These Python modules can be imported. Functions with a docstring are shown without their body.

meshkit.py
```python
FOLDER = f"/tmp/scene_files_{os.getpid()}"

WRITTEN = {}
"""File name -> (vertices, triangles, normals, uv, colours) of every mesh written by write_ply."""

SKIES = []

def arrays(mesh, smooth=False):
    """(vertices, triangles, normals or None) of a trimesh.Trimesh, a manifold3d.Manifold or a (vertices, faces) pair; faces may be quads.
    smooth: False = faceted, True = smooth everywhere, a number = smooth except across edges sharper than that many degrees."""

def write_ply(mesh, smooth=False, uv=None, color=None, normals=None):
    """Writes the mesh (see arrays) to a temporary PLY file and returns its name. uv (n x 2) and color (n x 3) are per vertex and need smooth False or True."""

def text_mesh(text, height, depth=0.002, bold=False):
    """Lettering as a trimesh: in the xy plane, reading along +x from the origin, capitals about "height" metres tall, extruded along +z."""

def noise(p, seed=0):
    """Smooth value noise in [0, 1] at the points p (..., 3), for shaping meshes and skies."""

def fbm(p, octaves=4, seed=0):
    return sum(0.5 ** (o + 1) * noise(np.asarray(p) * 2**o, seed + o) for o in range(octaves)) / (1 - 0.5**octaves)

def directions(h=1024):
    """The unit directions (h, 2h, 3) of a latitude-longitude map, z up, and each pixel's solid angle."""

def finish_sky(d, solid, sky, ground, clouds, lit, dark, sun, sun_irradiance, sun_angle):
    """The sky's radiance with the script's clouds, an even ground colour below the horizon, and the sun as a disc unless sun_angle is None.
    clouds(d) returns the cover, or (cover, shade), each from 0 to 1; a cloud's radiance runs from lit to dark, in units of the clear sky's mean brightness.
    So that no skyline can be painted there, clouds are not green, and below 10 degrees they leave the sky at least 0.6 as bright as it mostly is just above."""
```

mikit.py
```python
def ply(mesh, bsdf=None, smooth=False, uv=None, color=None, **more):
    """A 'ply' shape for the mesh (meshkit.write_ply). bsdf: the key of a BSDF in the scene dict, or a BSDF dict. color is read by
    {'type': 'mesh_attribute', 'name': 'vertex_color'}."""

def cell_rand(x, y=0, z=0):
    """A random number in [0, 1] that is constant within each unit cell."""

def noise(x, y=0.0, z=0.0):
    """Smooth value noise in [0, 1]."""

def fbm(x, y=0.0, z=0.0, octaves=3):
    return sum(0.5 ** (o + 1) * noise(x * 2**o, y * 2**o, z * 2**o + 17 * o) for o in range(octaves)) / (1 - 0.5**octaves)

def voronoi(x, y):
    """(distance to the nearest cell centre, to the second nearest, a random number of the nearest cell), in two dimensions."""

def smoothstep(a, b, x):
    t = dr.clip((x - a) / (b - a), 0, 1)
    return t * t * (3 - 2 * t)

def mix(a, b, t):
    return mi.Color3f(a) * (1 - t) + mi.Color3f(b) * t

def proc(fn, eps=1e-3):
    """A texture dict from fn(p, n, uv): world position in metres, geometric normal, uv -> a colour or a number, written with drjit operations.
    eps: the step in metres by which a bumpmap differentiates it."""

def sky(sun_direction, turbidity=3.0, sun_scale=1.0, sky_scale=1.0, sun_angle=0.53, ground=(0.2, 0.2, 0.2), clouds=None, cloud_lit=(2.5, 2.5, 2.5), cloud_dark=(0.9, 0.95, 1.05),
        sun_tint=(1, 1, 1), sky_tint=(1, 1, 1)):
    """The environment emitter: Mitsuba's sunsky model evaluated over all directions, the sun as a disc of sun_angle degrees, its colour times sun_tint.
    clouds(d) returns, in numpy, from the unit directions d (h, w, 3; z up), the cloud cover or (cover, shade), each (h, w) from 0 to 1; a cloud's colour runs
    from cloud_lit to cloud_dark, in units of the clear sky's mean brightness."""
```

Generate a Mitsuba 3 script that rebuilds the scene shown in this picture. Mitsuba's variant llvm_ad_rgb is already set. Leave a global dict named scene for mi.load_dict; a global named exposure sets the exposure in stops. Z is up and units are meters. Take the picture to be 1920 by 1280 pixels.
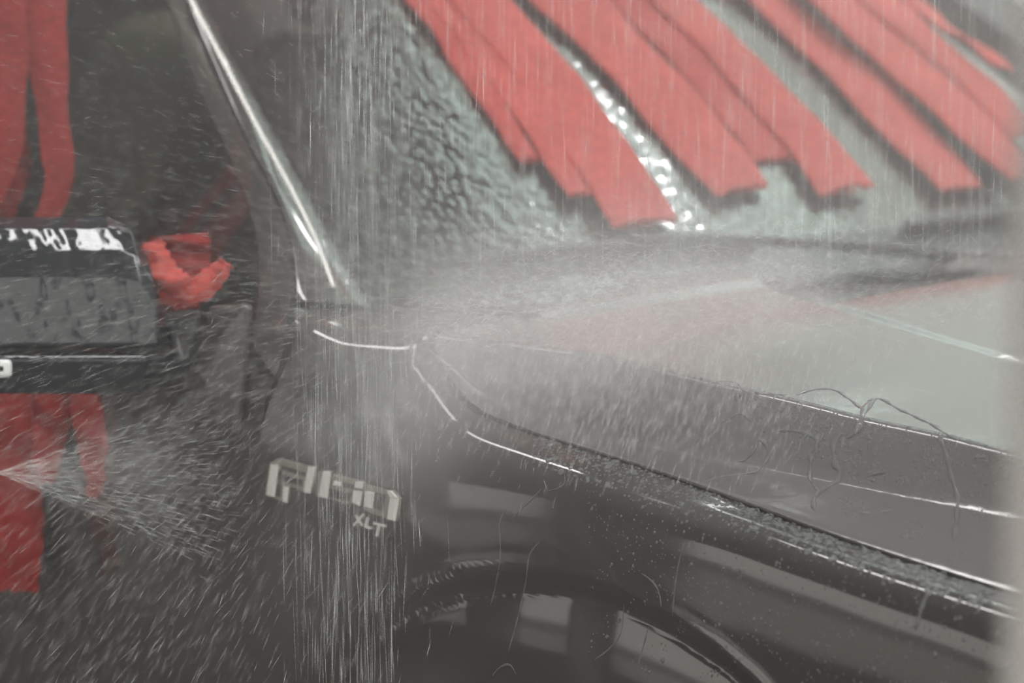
import math, random
import numpy as np, trimesh, drjit as dr, mitsuba as mi, mikit, meshkit
import manifold3d as m3
from shapely.geometry import Polygon, LineString
from shapely.ops import unary_union
from scipy.interpolate import PchipInterpolator
T = mi.ScalarTransform4f
rng = np.random.default_rng(7)
scene, labels = {}, {}

# ------------------------------------------------------------------ camera
F_PX, PSI, PITCH = 4400.0, math.radians(43), math.radians(6.8)
_h = np.array([-math.cos(PSI), math.sin(PSI), 0])
CD = _h * math.cos(PITCH) + np.array([0, 0, -math.sin(PITCH)])
CR = np.array([math.sin(PSI), math.cos(PSI), 0])
CU = np.cross(CR, CD)
CAM = np.array([0, -2.804, 1.6])
scene['camera'] = dict(type='thinlens', fov=math.degrees(2 * math.atan(960 / F_PX)), fov_axis='x',
                       to_world=T().look_at(origin=CAM.tolist(), target=(CAM + CD).tolist(), up=[0, 0, 1]),
                       aperture_radius=0.013, focus_distance=2.62, near_clip=0.05, far_clip=200)
exposure = 0.3

# ------------------------------------------------------------------ strength of the sky, the lamps and the added green panels
SKY_GAIN, LAMP, ADDED_GREEN = 5.2, 13.0, (1.5, 1.94, 1.72)
scene['sky'] = mikit.sky((0.3, -0.5, 0.8), turbidity=6, sun_scale=0.0, sky_scale=SKY_GAIN, clouds=lambda d: np.ones(d.shape[:2]),
                         cloud_lit=(2.2, 2.15, 2.05), cloud_dark=(1.6, 1.6, 1.6))


def ray(px, py):
    return CD + CR * (px - 960) / F_PX - CU * (py - 640) / F_PX


def on_y(px, py, y):
    v = ray(px, py)
    return CAM + (y - CAM[1]) / v[1] * v


def on_z(px, py, z):
    v = ray(px, py)
    return CAM + (z - CAM[2]) / v[2] * v


def at_depth(px, py, t):
    return CAM + t * ray(px, py)


def on_fn(px, py, g, t0=1.2, t1=8.0):
    """first point along the pixel's ray where g(point) falls to zero"""
    v = ray(px, py)
    a, b = t0, t1
    for _ in range(50):
        m = (a + b) / 2
        if g(CAM + m * v) > 0:
            a = m
        else:
            b = m
    return CAM + a * v


# ------------------------------------------------------------------ helpers
def put(key, mesh, mat, smooth=False, label=None, cat=None, group=None, kind=None, **more):
    base, n = key, 0
    while key in scene:
        n += 1
        key = f'{base}_{n:03d}'
    scene[key] = mikit.ply(mesh, mat, smooth, **more)
    tag(key, label, cat, group, kind)
    return key


def tag(key, label=None, cat=None, group=None, kind=None):
    d = {k: v for k, v in dict(label=label, category=cat, group=group, kind=kind).items() if v}
    if d:
        labels[key] = {**labels.get(key, {}), **d}


def resample(p, n):
    p = np.asarray(p, float)
    s = np.r_[0, np.cumsum(np.linalg.norm(np.diff(p, axis=0), axis=1))]
    return np.stack([PchipInterpolator(s, p[:, k])(np.linspace(0, s[-1], n)) for k in range(3)], 1)


def grid(rows, flip=False):
    """a mesh over a (r, n, 3) array of points"""
    R = np.asarray(rows, float)
    r, n = R.shape[:2]
    i, j = np.meshgrid(np.arange(r - 1), np.arange(n - 1), indexing='ij')
    q = np.stack([i * n + j, (i + 1) * n + j, (i + 1) * n + j + 1, i * n + j + 1], -1).reshape(-1, 4)
    f = np.vstack([q[:, [0, 1, 2]], q[:, [0, 2, 3]]])
    if flip:
        f = f[:, ::-1]
    return trimesh.Trimesh(R.reshape(-1, 3), f, process=False)


def loft(rows, n=120, up=1, flip=False):
    """rows: point lists with corresponding ends; up: rows put in between by a monotone spline"""
    R = np.stack([resample(r, n) for r in rows])
    if up > 1:
        t = np.arange(len(rows))
        R = PchipInterpolator(t, R, axis=0)(np.linspace(0, t[-1], t[-1] * up + 1))
    return grid(R, flip)


def tube(p, r, sides=6, flat=1.0, normal=None):
    """a closed tube along points; r per point; flat squeezes it along normal (n,3)"""
    p = np.asarray(p, float)
    t = np.gradient(p, axis=0)
    t /= np.linalg.norm(t, axis=1, keepdims=True) + 1e-12
    a = np.cross(t, np.where(np.abs(t[:, 2:]) < .9, [0, 0, 1.], [1., 0, 0])) if normal is None else np.cross(t, normal)
    a /= np.linalg.norm(a, axis=1, keepdims=True) + 1e-12
    b, w = np.cross(a, t), np.arange(sides) * 2 * np.pi / sides
    rr = np.broadcast_to(r, (len(p),))[:, None, None]
    v = p[:, None] + rr * (np.cos(w)[None, :, None] * a[:, None] + flat * np.sin(w)[None, :, None] * b[:, None])
    n = len(p)
    i, j = np.meshgrid(np.arange(n - 1), np.arange(sides), indexing='ij')
    q = np.stack([i * sides + j, i * sides + (j + 1) % sides, (i + 1) * sides + (j + 1) % sides, (i + 1) * sides + j], -1).reshape(-1, 4)
    f = [*q[:, [0, 1, 2]], *q[:, [0, 2, 3]]]
    for k in range(1, sides - 1):
        f += [[0, k + 1, k], [(n - 1) * sides, (n - 1) * sides + k, (n - 1) * sides + k + 1]]
    m = trimesh.Trimesh(v.reshape(-1, 3), np.array(f), process=False)
    if m.volume < 0:
        m.invert()
    return m


def box(lo, hi, bevel=0.0):
    lo, hi = np.array(lo, float), np.array(hi, float)
    if not bevel:
        m = trimesh.creation.box(hi - lo)
        m.apply_translation((lo + hi) / 2)
        return m
    return hull([[x, y, z] for x in (lo[0] + bevel, hi[0] - bevel) for y in (lo[1] + bevel, hi[1] - bevel) for z in (lo[2] + bevel, hi[2] - bevel)], bevel, 12)


def hull(points, r, seg=16):
    s = [m3.Manifold.sphere(float(rr), seg).translate([float(c) for c in p]) for p, rr in zip(points, np.broadcast_to(r, (len(points),)))]
    m = m3.Manifold.batch_hull(s).to_mesh()
    return trimesh.Trimesh(m.vert_properties[:, :3], m.tri_verts, process=False)


def cat(ms):
    return trimesh.util.concatenate(ms)


def plate(poly, origin, ax, ay, az, h, bevel=0.0, inset=None):
    """a flat polygon raised by h along az over origin with axes ax, ay; the upper rim bevelled"""
    inset = bevel if inset is None else inset
    out = []
    for g in getattr(poly, 'geoms', [poly]):
        top = g.buffer(-inset, join_style=2) if inset else g
        base = trimesh.creation.extrude_polygon(g, max(h - bevel, 1e-5))
        out.append(base)
        if bevel:
            for tg in getattr(top, 'geoms', [top]):
                if not tg.is_empty:
                    mb = trimesh.creation.extrude_polygon(tg, bevel)
                    mb.apply_translation([0, 0, h - bevel])
                    out.append(mb)
    m = cat(out)
    M = np.eye(4)
    M[:3, 0], M[:3, 1], M[:3, 2], M[:3, 3] = ax, ay, az, origin
    m.apply_transform(M)
    return m


# ------------------------------------------------------------------ materials
def rgb(*c):
    return {'type': 'rgb', 'value': list(c if len(c) == 3 else c * 3)}


def principled(c, rough, **k):
    return {'type': 'twosided', 'b': {'type': 'principled', 'base_color': rgb(*c) if isinstance(c, tuple) else c, 'roughness': rough, **k}}


wet = lambda p, n, uv: 0.00035 * mikit.fbm(p.x * 90, p.y * 90, p.z * 90, 2)
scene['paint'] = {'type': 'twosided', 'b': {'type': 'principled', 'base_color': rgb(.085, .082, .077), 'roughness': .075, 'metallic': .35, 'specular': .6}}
scene['paint_wet_lit_top'] = {'type': 'twosided', 'b': {'type': 'bumpmap', 'arbitrary': mikit.proc(wet, eps=1e-3), 'scale': 1.0,
                          'b': {'type': 'principled', 'base_color': rgb(.17, .163, .158), 'roughness': .16, 'metallic': .35, 'specular': .6}}}  # truck paint made lighter: the hood's brighter light is put into the colour
scene['black_plastic'] = principled((.03, .03, .032), .35, specular=.5)
scene['gloss_black'] = {'type': 'twosided', 'b': {'type': 'bumpmap', 'arbitrary': mikit.proc(lambda p, n, uv: 0.0030 * mikit.fbm(p.x * 60 + p.z * 14, p.y * 60, p.z * 26, 2)), 'scale': 1.0,
                        'b': {'type': 'principled', 'base_color': rgb(.02, .023, .027), 'roughness': .08, 'specular': .6}}}
scene['seam_black'] = principled((.006, .006, .006), .8)
scene['badge_shaded'] = principled((.30, .285, .235), .3, metallic=.3, specular=.6)  # badge chrome away from the light, its dimness put into the colour
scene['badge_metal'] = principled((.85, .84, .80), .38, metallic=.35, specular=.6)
scene['chrome'] = {'type': 'twosided', 'b': {'type': 'roughconductor', 'material': 'none', 'alpha': .18, 'specular_reflectance': rgb(.72, .71, .68)}}
scene['badge_face'] = principled((.06, .058, .055), .25, specular=.5)
scene['white_lens'] = principled((.75, .77, .75), .25, specular=.5)
scene['cabin_dark'] = principled((.022, .022, .022), .7)
drops = lambda p, n, uv: .0008 * mikit.smoothstep(.6, .1, mikit.voronoi((p.x - p.z) * 42, p.y * 60)[0]) + .0013 * mikit.fbm((p.x - p.z) * 22, p.y * 32, 0, 2)
scene['glass_wet'] = {'type': 'bumpmap', 'arbitrary': mikit.proc(drops, eps=8e-4), 'scale': 1.0, 'b': {'type': 'thindielectric', 'int_ior': 1.55}}
scene['glass_side'] = {'type': 'thindielectric', 'int_ior': 1.55, 'specular_transmittance': rgb(.35, .37, .33)}


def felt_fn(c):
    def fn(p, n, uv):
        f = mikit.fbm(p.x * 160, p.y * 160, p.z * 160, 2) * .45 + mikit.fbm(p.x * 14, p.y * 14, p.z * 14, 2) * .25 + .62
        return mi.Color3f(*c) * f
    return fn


for name, c in (('felt', (.50, .085, .072)), ('felt_deep', (.45, .065, .055)), ('felt_shaded', (.25, .021, .018))):  # the darkest red has the shade of the hanging strips put into it
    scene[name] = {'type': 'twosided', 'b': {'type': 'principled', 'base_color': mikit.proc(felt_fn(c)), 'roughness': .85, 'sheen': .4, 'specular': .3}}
scene['post_paint'] = principled((.60, .58, .555), .5)
scene['concrete'] = principled(mikit.proc(lambda p, n, uv: mi.Color3f(.16, .155, .145) * (.7 + .6 * mikit.fbm(p.x * 3, p.y * 3, p.z * 3, 4))), .35)
scene['wall_light'] = principled((.80, .765, .75), .5)
scene['wall_panel'] = principled((.18, .176, .16), .5)
scene['ceiling_dark'] = principled((.26, .255, .25), .7)
scene['steel_frame'] = principled((.10, .10, .10), .5)
scene['water'] = {'type': 'principled', 'base_color': rgb(.30, .305, .30), 'roughness': .07, 'spec_trans': .6, 'eta': 1.33}
scene['white_water'] = {'type': 'twosided', 'b': {'type': 'diffuse', 'reflectance': rgb(.8, .81, .8)}}
scene['tyre_rubber'] = principled((.02, .02, .02), .8)
scene['duct_olive'] = principled((.52, .50, .34), .5)
scene['lamp_body'] = principled((.6, .6, .6), .5)

# ------------------------------------------------------------------ the wash bay
XB, XF, YR, YL, ZC = -9.6, 7.0, -4.8, 3.2, 3.4
XR, XC = -2.6, 2.4   # the right wall and the roof end here, the bay is open towards the camera's side
put('floor', box((XB, YR, -.1), (XF, YL, 0)), 'concrete', kind='structure')
put('ceiling', box((XB, YR, ZC), (XC, YL, ZC + .1)), 'ceiling_dark', kind='structure')
put('wall_left', box((XB, YL, 0), (XF, YL + .15, ZC)), 'wall_light', kind='structure')
put('wall_back', box((XB - .15, YR, 0), (XB, YL, ZC)), 'wall_panel', kind='structure')
put('ground_outside', box((-30, -30, -.3), (30, 30, -.12)), 'concrete', kind='structure')
# right wall with daylight openings
wr = [Polygon([(XB, 0), (XR, 0), (XR, ZC), (XB, ZC)])]
openings = [(-8.9, -7.9), (-7.6, -6.75), (-6.3, -5.62), (-5.12, -3.4)]
wp = wr[0].difference(unary_union([Polygon([(a, .45), (b, .45), (b, 1.68), (a, 1.68)]) for a, b in openings]))
m = trimesh.creation.extrude_polygon(wp, .15)
m.apply_transform(np.array([[1, 0, 0, 0], [0, 0, 1, YR - .15], [0, 1, 0, 0], [0, 0, 0, 1.]]))
m.fix_normals()
put('wall_right', m, 'wall_panel', kind='structure')
for k, (a, b) in enumerate(openings):
    fr = Polygon([(a, .45), (b, .45), (b, 1.68), (a, 1.68)])
    fr = fr.difference(fr.buffer(-.04, join_style=2))
    m = trimesh.creation.extrude_polygon(fr, .1)
    m.apply_transform(np.array([[1, 0, 0, 0], [0, 0, 1, YR - .12], [0, 1, 0, 0], [0, 0, 0, 1.]]))
    m.fix_normals()
    put(f'window_{k + 1}', m, 'steel_frame', kind='structure')


for x in (-5.50, -5.27):
    pk = put('wall_pipe', trimesh.creation.cylinder(.055, ZC, sections=24, transform=trimesh.transformations.translation_matrix([x, YR + .075, ZC / 2])), 'wall_light', True)
    tag(pk, 'pale pipe standing against the right wall of the bay', 'pipe', 'pipes on the right wall')


duct = tube(resample([(-6.3, -2.5, 2.6), (-5.6, -2.06, 2.7), (-5.2, -1.74, 2.7), (-4.95, -1.62, 2.7), (-4.55, -1.66, 2.7), (-4.2, -2.0, 2.72), (-4.0, -2.9, 2.75), (-4.0, YR + .14, 2.75)], 60), .13, 20)  # added out of view, its reflection lightens the side window
put('added_duct', duct, 'duct_olive', True, label='pale olive duct added under the ceiling for its reflection in the side window', cat='duct')


def lamp(x0, x1, y, w=.09, power=LAMP, z=ZC - .12, col=(1, 1, 1)):
    n = sum(k.startswith('ceiling_lamp') and k.count('__') == 1 for k in scene) // 2
    key = 'ceiling_lamp' + (f'_{n:03d}' if n else '')
    put(key + '__housing', box((x0, y - w, z + .012), (x1, y + w, ZC)), 'lamp_body')
    d = grid([[[x0 + .02, y - w + .01, z], [x1 - .02, y - w + .01, z]], [[x0 + .02, y + w - .01, z], [x1 - .02, y + w - .01, z]]])
    if d.face_normals[0][2] > 0:
        d.invert()
    scene[key + '__diffuser'] = mikit.ply(d, 'lamp_body', emitter={'type': 'area', 'radiance': rgb(*[power * c for c in col])})
    tag(key, 'white strip lamp on the wash bay ceiling', 'lamp', 'strip lamps on the wash bay ceiling')


for x in (-5.0, -2.8, -1.0):
    lamp(x, x + 1.6, -1.3, w=.15, power=15)
    if x != -2.8:
        lamp(x, x + 1.6, 1.0)
lamp(-3.25, -2.62, 1.62, w=.10, power=26)
lamp(-2.4, -.6, 2.4)
# added glowing green panels, out of view, to tint the windshield's reflection
for k, x in enumerate((-5.95, -4.7, -3.45)):
    d = grid([[[x, .8, ZC - .02], [x + 1.1, .8, ZC - .02]], [[x, 3.1, ZC - .02], [x + 1.1, 3.1, ZC - .02]]])
    if d.face_normals[0][2] > 0:
        d.invert()
    scene[f'window_{len(openings) + 1 + k}'] = mikit.ply(d, 'lamp_body', emitter={'type': 'area', 'radiance': rgb(*ADDED_GREEN)})  # an added glow panel, not a window
    tag(f'window_{len(openings) + 1 + k}', kind='structure')

# ------------------------------------------------------------------ pickup truck
TR = 'pickup_truck'
tag(TR, 'wet dark grey pickup truck with black door mirror standing in the car wash', 'pickup truck')


def pts(spec, dx=0, dy=0):
    return [on_y(px + dx, py + dy, y) for px, py, y in spec]


A = [(828, 616, -.920), (900, 633, -.892), (1110, 661, -.866), (1340, 713, -.842), (1510, 752, -.828), (1640, 785, -.818), (1780, 815, -.81), (1860, 835, -.807), (2250, 930, -.79)]
M1 = [(825, 650, -.926), (900, 680, -.902), (1110, 709, -.876), (1340, 760, -.852), (1860, 877, -.818), (2250, 968, -.805)]
M2 = [(843, 697, -.930), (900, 725, -.908), (1110, 758, -.884), (1340, 808, -.86), (1860, 918, -.83), (2250, 1005, -.82)]
B2 = [(866, 733, -.932), (940, 765, -.916), (1110, 806, -.894), (1340, 853, -.87), (1639, 915, -.852), (1784, 943, -.847), (1860, 960, -.845), (2250, 1042, -.835)]
B1 = [(884, 752, -.934), (960, 782, -.922), (1110, 822, -.904), (1340, 870, -.88), (1487, 901, -.871), (1714, 948, -.861), (1860, 979, -.858), (2250, 1060, -.847)]
Cg = [(908, 772, -.935), (1000, 808, -.935), (1100, 838, -.935), (1230, 880, -.935), (1400, 940, -.935), (1550, 995, -.935), (1700, 1045, -.935), (1850, 1093, -.935), (2250, 1222, -.925)]
zA = PchipInterpolator(*np.array(sorted([(p[0], p[2]) for p in pts(A)])).T)
yA = PchipInterpolator(*np.array(sorted([(p[0], p[1]) for p in pts(A)])).T)
XFR = pts(A)[-1][0]
# crease line across the hood and the lateral edge behind its centre panel
K1 = [on_z(1350, 525, 1.285), on_z(1550, 580, 1.28), on_z(1860, 640, 1.268)]
L1 = lambda x: np.interp(x, [K1[0][0], K1[1][0], K1[2][0]], [K1[0][1], K1[1][1], K1[2][1]])


def sstep(a, b, x):
    t = np.clip((x - a) / (b - a), 0, 1)
    return t * t * (3 - 2 * t)


REAR = lambda y: np.interp(np.abs(y), [0, .24, .45, .75, .92], [-2.33, -2.31, -2.26, -2.19, pts(A)[0][0]])


def hood_top(n=190, k=120):
    s = np.concatenate([np.linspace(-1, -.25, k), np.linspace(-.25, .25, 30)[1:-1], np.linspace(.25, 1, k)])
    rows = []
    for q in s:
        xr = REAR(q * .92)
        x = xr + (XFR - xr) * np.linspace(0, 1, n)
        y = q * -yA(np.clip(x, pts(A)[0][0], XFR))
        z = zA(np.clip(x, pts(A)[0][0], XFR)) + .030 * (1 - q ** 2)
        ya = -np.abs(y)
        inside = ya - L1(x)
        z = z + .0035 * sstep(0, .022, inside)
        x2 = np.interp(ya, [-.44, .0], [-1.945, -2.0])
        dep = sstep(0, .012, inside) * sstep(0, .012, x2 - x)
        z = z - .05 * dep - .006 * sstep(.05, 0, np.abs(x - xr))
        rows.append(np.stack([x, y, z], 1))
    return np.array(rows)


ht = hood_top()
near_edge = ht[0]
hood_rows = [near_edge] + [resample(pts(r), 190) for r in (M1, M2, B2, B1, Cg)]
side = PchipInterpolator(np.array([0, 1, 2, 3, 3.5, 4.5]), np.stack(hood_rows), axis=0)(np.r_[np.linspace(0, 3, 19), np.linspace(3, 3.5, 7)[1:], np.linspace(3.5, 4.5, 9)[1:]])
roll = [near_edge + np.array([0, -.0, -.0]), side[0] * .5 + near_edge * .5]
inner = side[-1] + np.array([0, .012, -.03])
near_side = np.concatenate([[near_edge + np.array([0, -.011 * math.sin(q), .011 * math.cos(q) - .011]) for q in np.linspace(.12, 1.4, 10)], side[1:] + np.linspace(1, 0, len(side) - 1)[:, None, None] ** 2 * np.array([0, -.0106, -.002]), [side[-1] + np.array([0, .002, -.004])], [inner]])
far_side = near_side.copy()
far_side[:, :, 1] *= -1
hood_mesh = cat([grid(ht, False), grid(near_side, True), grid(far_side, False)])
put(TR + '__hood', hood_mesh, 'paint_wet_lit_top', 40)

# ---- fender
R0 = [(551, 577, -.965), (690, 583, -.85), (760, 595, -.885), (818, 609, -.922), (814, 648, -.931), (832, 694, -.934), (856, 734, -.937), (900, 777, -.939), (1000, 815, -.94), (1100, 846, -.94),
      (1230, 888, -.94), (1400, 949, -.94), (1550, 1004, -.94), (1700, 1055, -.94), (1850, 1103, -.94), (2250, 1232, -.93)]
R1 = [(549, 594, -.978), (640, 606, -.964), (706, 622, -.964), (756, 652, -.966), (778, 696, -.968), (802, 742, -.970), (836, 782, -.973), (884, 815, -.976), (986, 850, -.981), (1078, 880, -.984),
      (1205, 929, -.986), (1367, 972, -.987), (1520, 1025, -.987), (1680, 1078, -.986), (1830, 1124, -.985), (2230, 1250, -.975)]
par = np.linspace(0, 1, len(R0))
N = 260
kk = np.r_[np.linspace(0, .45, 90)[:-1], np.linspace(.45, 1, N - 89)]


def by_index(row):
    P = np.array(pts(row))
    return np.stack([PchipInterpolator(par, P[:, c])(kk) for c in range(3)], 1)


f0, f1 = by_index(R0), by_index(R1)
# flare line over the wheel, as (x, z)
arch_px = [(560, 1290), (640, 1200), (700, 1150), (760, 1110), (850, 1076), (960, 1064), (1060, 1070), (1150, 1098), (1250, 1147), (1350, 1212), (1420, 1270), (1560, 1420)]
arch = np.array([on_y(px, py, -1.003)[[0, 2]] for px, py in arch_px])
arch_line = LineString(arch)
arch_poly = Polygon([*arch, (arch[-1][0], .2), (arch[0][0], .2)])
ax_, az_ = arch[np.argsort(arch[:, 0])].T
arch_top = PchipInterpolator(ax_, az_)


def flare_inset(x, z):
    """metres inward at a point of the fender side"""
    import shapely
    P = shapely.points(x, z)
    dd = shapely.distance(P, arch_line)
    inside = shapely.contains_xy(arch_poly, x, z)
    s = np.where(inside, dd, -dd)
    d = np.clip(s, 0, .026) * .55 - .016 * (1 - (1 - np.clip((s - .026) / .20, 0, 1)) ** 2)
    return d - .0022 * np.exp(-(s / .008) ** 2) + .001 * np.exp(-((s - .026) / .006) ** 2)


M_ = 150
rows = []
ytop, ztop = f1[:, 1], f1[:, 2]
x_lo = np.linspace(0, 1, N)
gapx = np.array([on_y(px, py, -1.0)[[2, 0]] for px, py in [(549, 592), (541, 650), (503, 760), (483, 900), (474, 1050), (470, 1200), (468, 1400)]])
gap_x = PchipInterpolator(gapx[::-1, 0], gapx[::-1, 1], extrapolate=False)


def gx(z):
    z = np.clip(z, gapx[-1, 0], gapx[0, 0])
    return gap_x(z)


xs_tgt = np.linspace(-2.43, f1[-1, 0], N)
depth_t = np.linspace(0, 1, M_)
for t in depth_t:
    z = ztop + (.30 - ztop) * t
    x0 = gx(z)
    # blend from the shoulder's own stations to even ones
    frac = (f1[:, 0] - f1[0, 0]) / (f1[-1, 0] - f1[0, 0])
    w = sstep(0, .25, t)
    fr = np.maximum.accumulate(frac) * (1 - w) + np.linspace(0, 1, N) * w
    x = x0 + (f1[-1, 0] - x0) * fr
    x = np.where(np.arange(N) == 0, x0, x)
    drop = ztop - z
    y = ytop - (ytop + .989) * (1 - np.exp(-drop / .026)) - .018 * (1 - np.clip(1 - drop / .26, 0, 1) ** 2)
    y = y + .035 * sstep(.95, .3, z)
    y = y + flare_inset(x, z)
    rows.append(np.stack([x, y, z], 1))
fender_rows = np.array(rows)
# wheel opening: below the flare the panel ends round the tyre
AXX, AXZ, RO = -1.92, .39, .455
shelf = [f0 + np.array([0, .014, -.035]), f0 + np.array([0, .002, -.004])] + [f0 + (f1 - f0) * t + np.array([0, 0, .002]) * math.sin(math.pi * t) for t in np.linspace(0, 1, 9)]
FR = np.concatenate([np.array(shelf), fender_rows[1:]])
from scipy.ndimage import gaussian_filter1d
soft = gaussian_filter1d(FR, 3.6, axis=0, mode='nearest')
wt = (sstep(2, 7, np.arange(len(FR))) * sstep(40, 22, np.arange(len(FR))))[:, None, None]
FR = FR * (1 - wt) + soft * wt
fm = grid(FR, True)
cen = fm.triangles_center
keep = ~((np.hypot(cen[:, 0] - AXX, cen[:, 2] - AXZ) < RO) & (cen[:, 2] < .93))
fm.update_faces(keep)
fm.remove_unreferenced_vertices()
if fm.face_normals[(np.abs(fm.face_normals[:, 1]) > .9)][:, 1].mean() > 0:
    fm.invert()
put(TR + '__fender', fm, 'paint', 28)
ff = fm.copy()
ff.vertices[:, 1] *= -1
ff.invert()
put(TR + '__fender', ff, 'paint', 28)
# dark inner structure under the seams
sub = np.stack([f0 + np.array([0, .03, -.05]), f0 + np.array([.0, .10, -.06]), f0 + np.array([0, .4, -.3])])
put(TR + '__inner_wing', grid(sub), 'seam_black')

# ---- side of the cab: plane leaning in above the belt
BELT = 1.20
side_y = lambda z: np.where(z < BELT, -1.0 + .05 * sstep(.9, .3, z), -1.0 + .5 * (z - BELT))
g_side = lambda p: -(p[1] - float(side_y(p[2])))
on_side = lambda px, py, off=0.0: on_fn(px, py, lambda p: g_side(p) + off)
seam_px = [(352, -40), (357, 25), (400, 130), (460, 262), (520, 382), (545, 465), (549, 560)]
seam = np.array([on_side(*p) for p in seam_px])
glass_px = [(290, -60), (312, 0), (362, 140), (418, 265), (470, 400), (486, 480), (484, 560), (470, 640)]
glass_edge = np.array([on_side(*p) for p in glass_px])
# door: outer skin from the seam back, below the glass and round it
zz = np.linspace(.32, BELT, 60)
rows = []
for z in zz:
    x1 = float(gx(z)) - .006
    xx = np.linspace(-3.5, x1, 60)
    rows.append(np.stack([xx, np.full(60, float(side_y(z))), np.full(60, z)], 1))
door = [grid(rows, True)]
flange = np.array([[float(gx(z)) - .006, float(side_y(z)), z] for z in zz])
door.append(grid([flange, flange + [-.003, .004, 0], flange + [-.004, .03, 0]], True))
# window frame: between glass edge and seam, a little proud
seam_r, ge_r = resample(seam, 60), resample(glass_edge, 60)
low = np.array([[float(gx(BELT)) - .006, -1.0, BELT]])
fr_out = resample(np.vstack([seam + [-.004, 0, 0], low]), 80)
fr_in = resample(glass_edge, 80)
mid = (fr_out + fr_in) / 2 + [0, -.001, 0]
door.append(grid([fr_out + [0, .02, 0], fr_out, fr_out * .9 + fr_in * .1 + [0, -.001, 0], mid, fr_out * .1 + fr_in * .9 + [0, -.001, 0], fr_in, fr_in + [0, .02, 0]], True))
dm = cat(door)
put(TR + '__door', dm, 'paint', 30)
# roof rail of the door above the frame and the belt
put(TR + '__door__belt_trim', tube(np.array([[-3.5, -1.0, BELT + .002], [-2.9, -1.002, BELT + .004], [float(gx(BELT)) - .06, -1.0, BELT + .004]]), .009, 8), 'black_plastic', 30)
ge = resample(glass_edge, 60) + [.0, .012, 0]
back = ge.copy()
back[:, 0] = -3.45
put(TR + '__door__side_window', grid([back, ge]), 'glass_side')
for k, (z, key) in enumerate(((1.78, 'roof_rail'),)):
    pass

# ---- windshield, leaning 36 degrees and bowed
W0 = on_y(690, 570, -.80)
WA = math.radians(36)
WN = np.array([math.sin(WA), 0, math.cos(WA)])
BOW = .13


def ws_x(y, z):
    return W0[0] - (z - W0[2]) / math.tan(WA) + BOW * (1 - np.where(y > 0, np.minimum((y / .8) ** 2, .80), (y / .8) ** 2))


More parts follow.
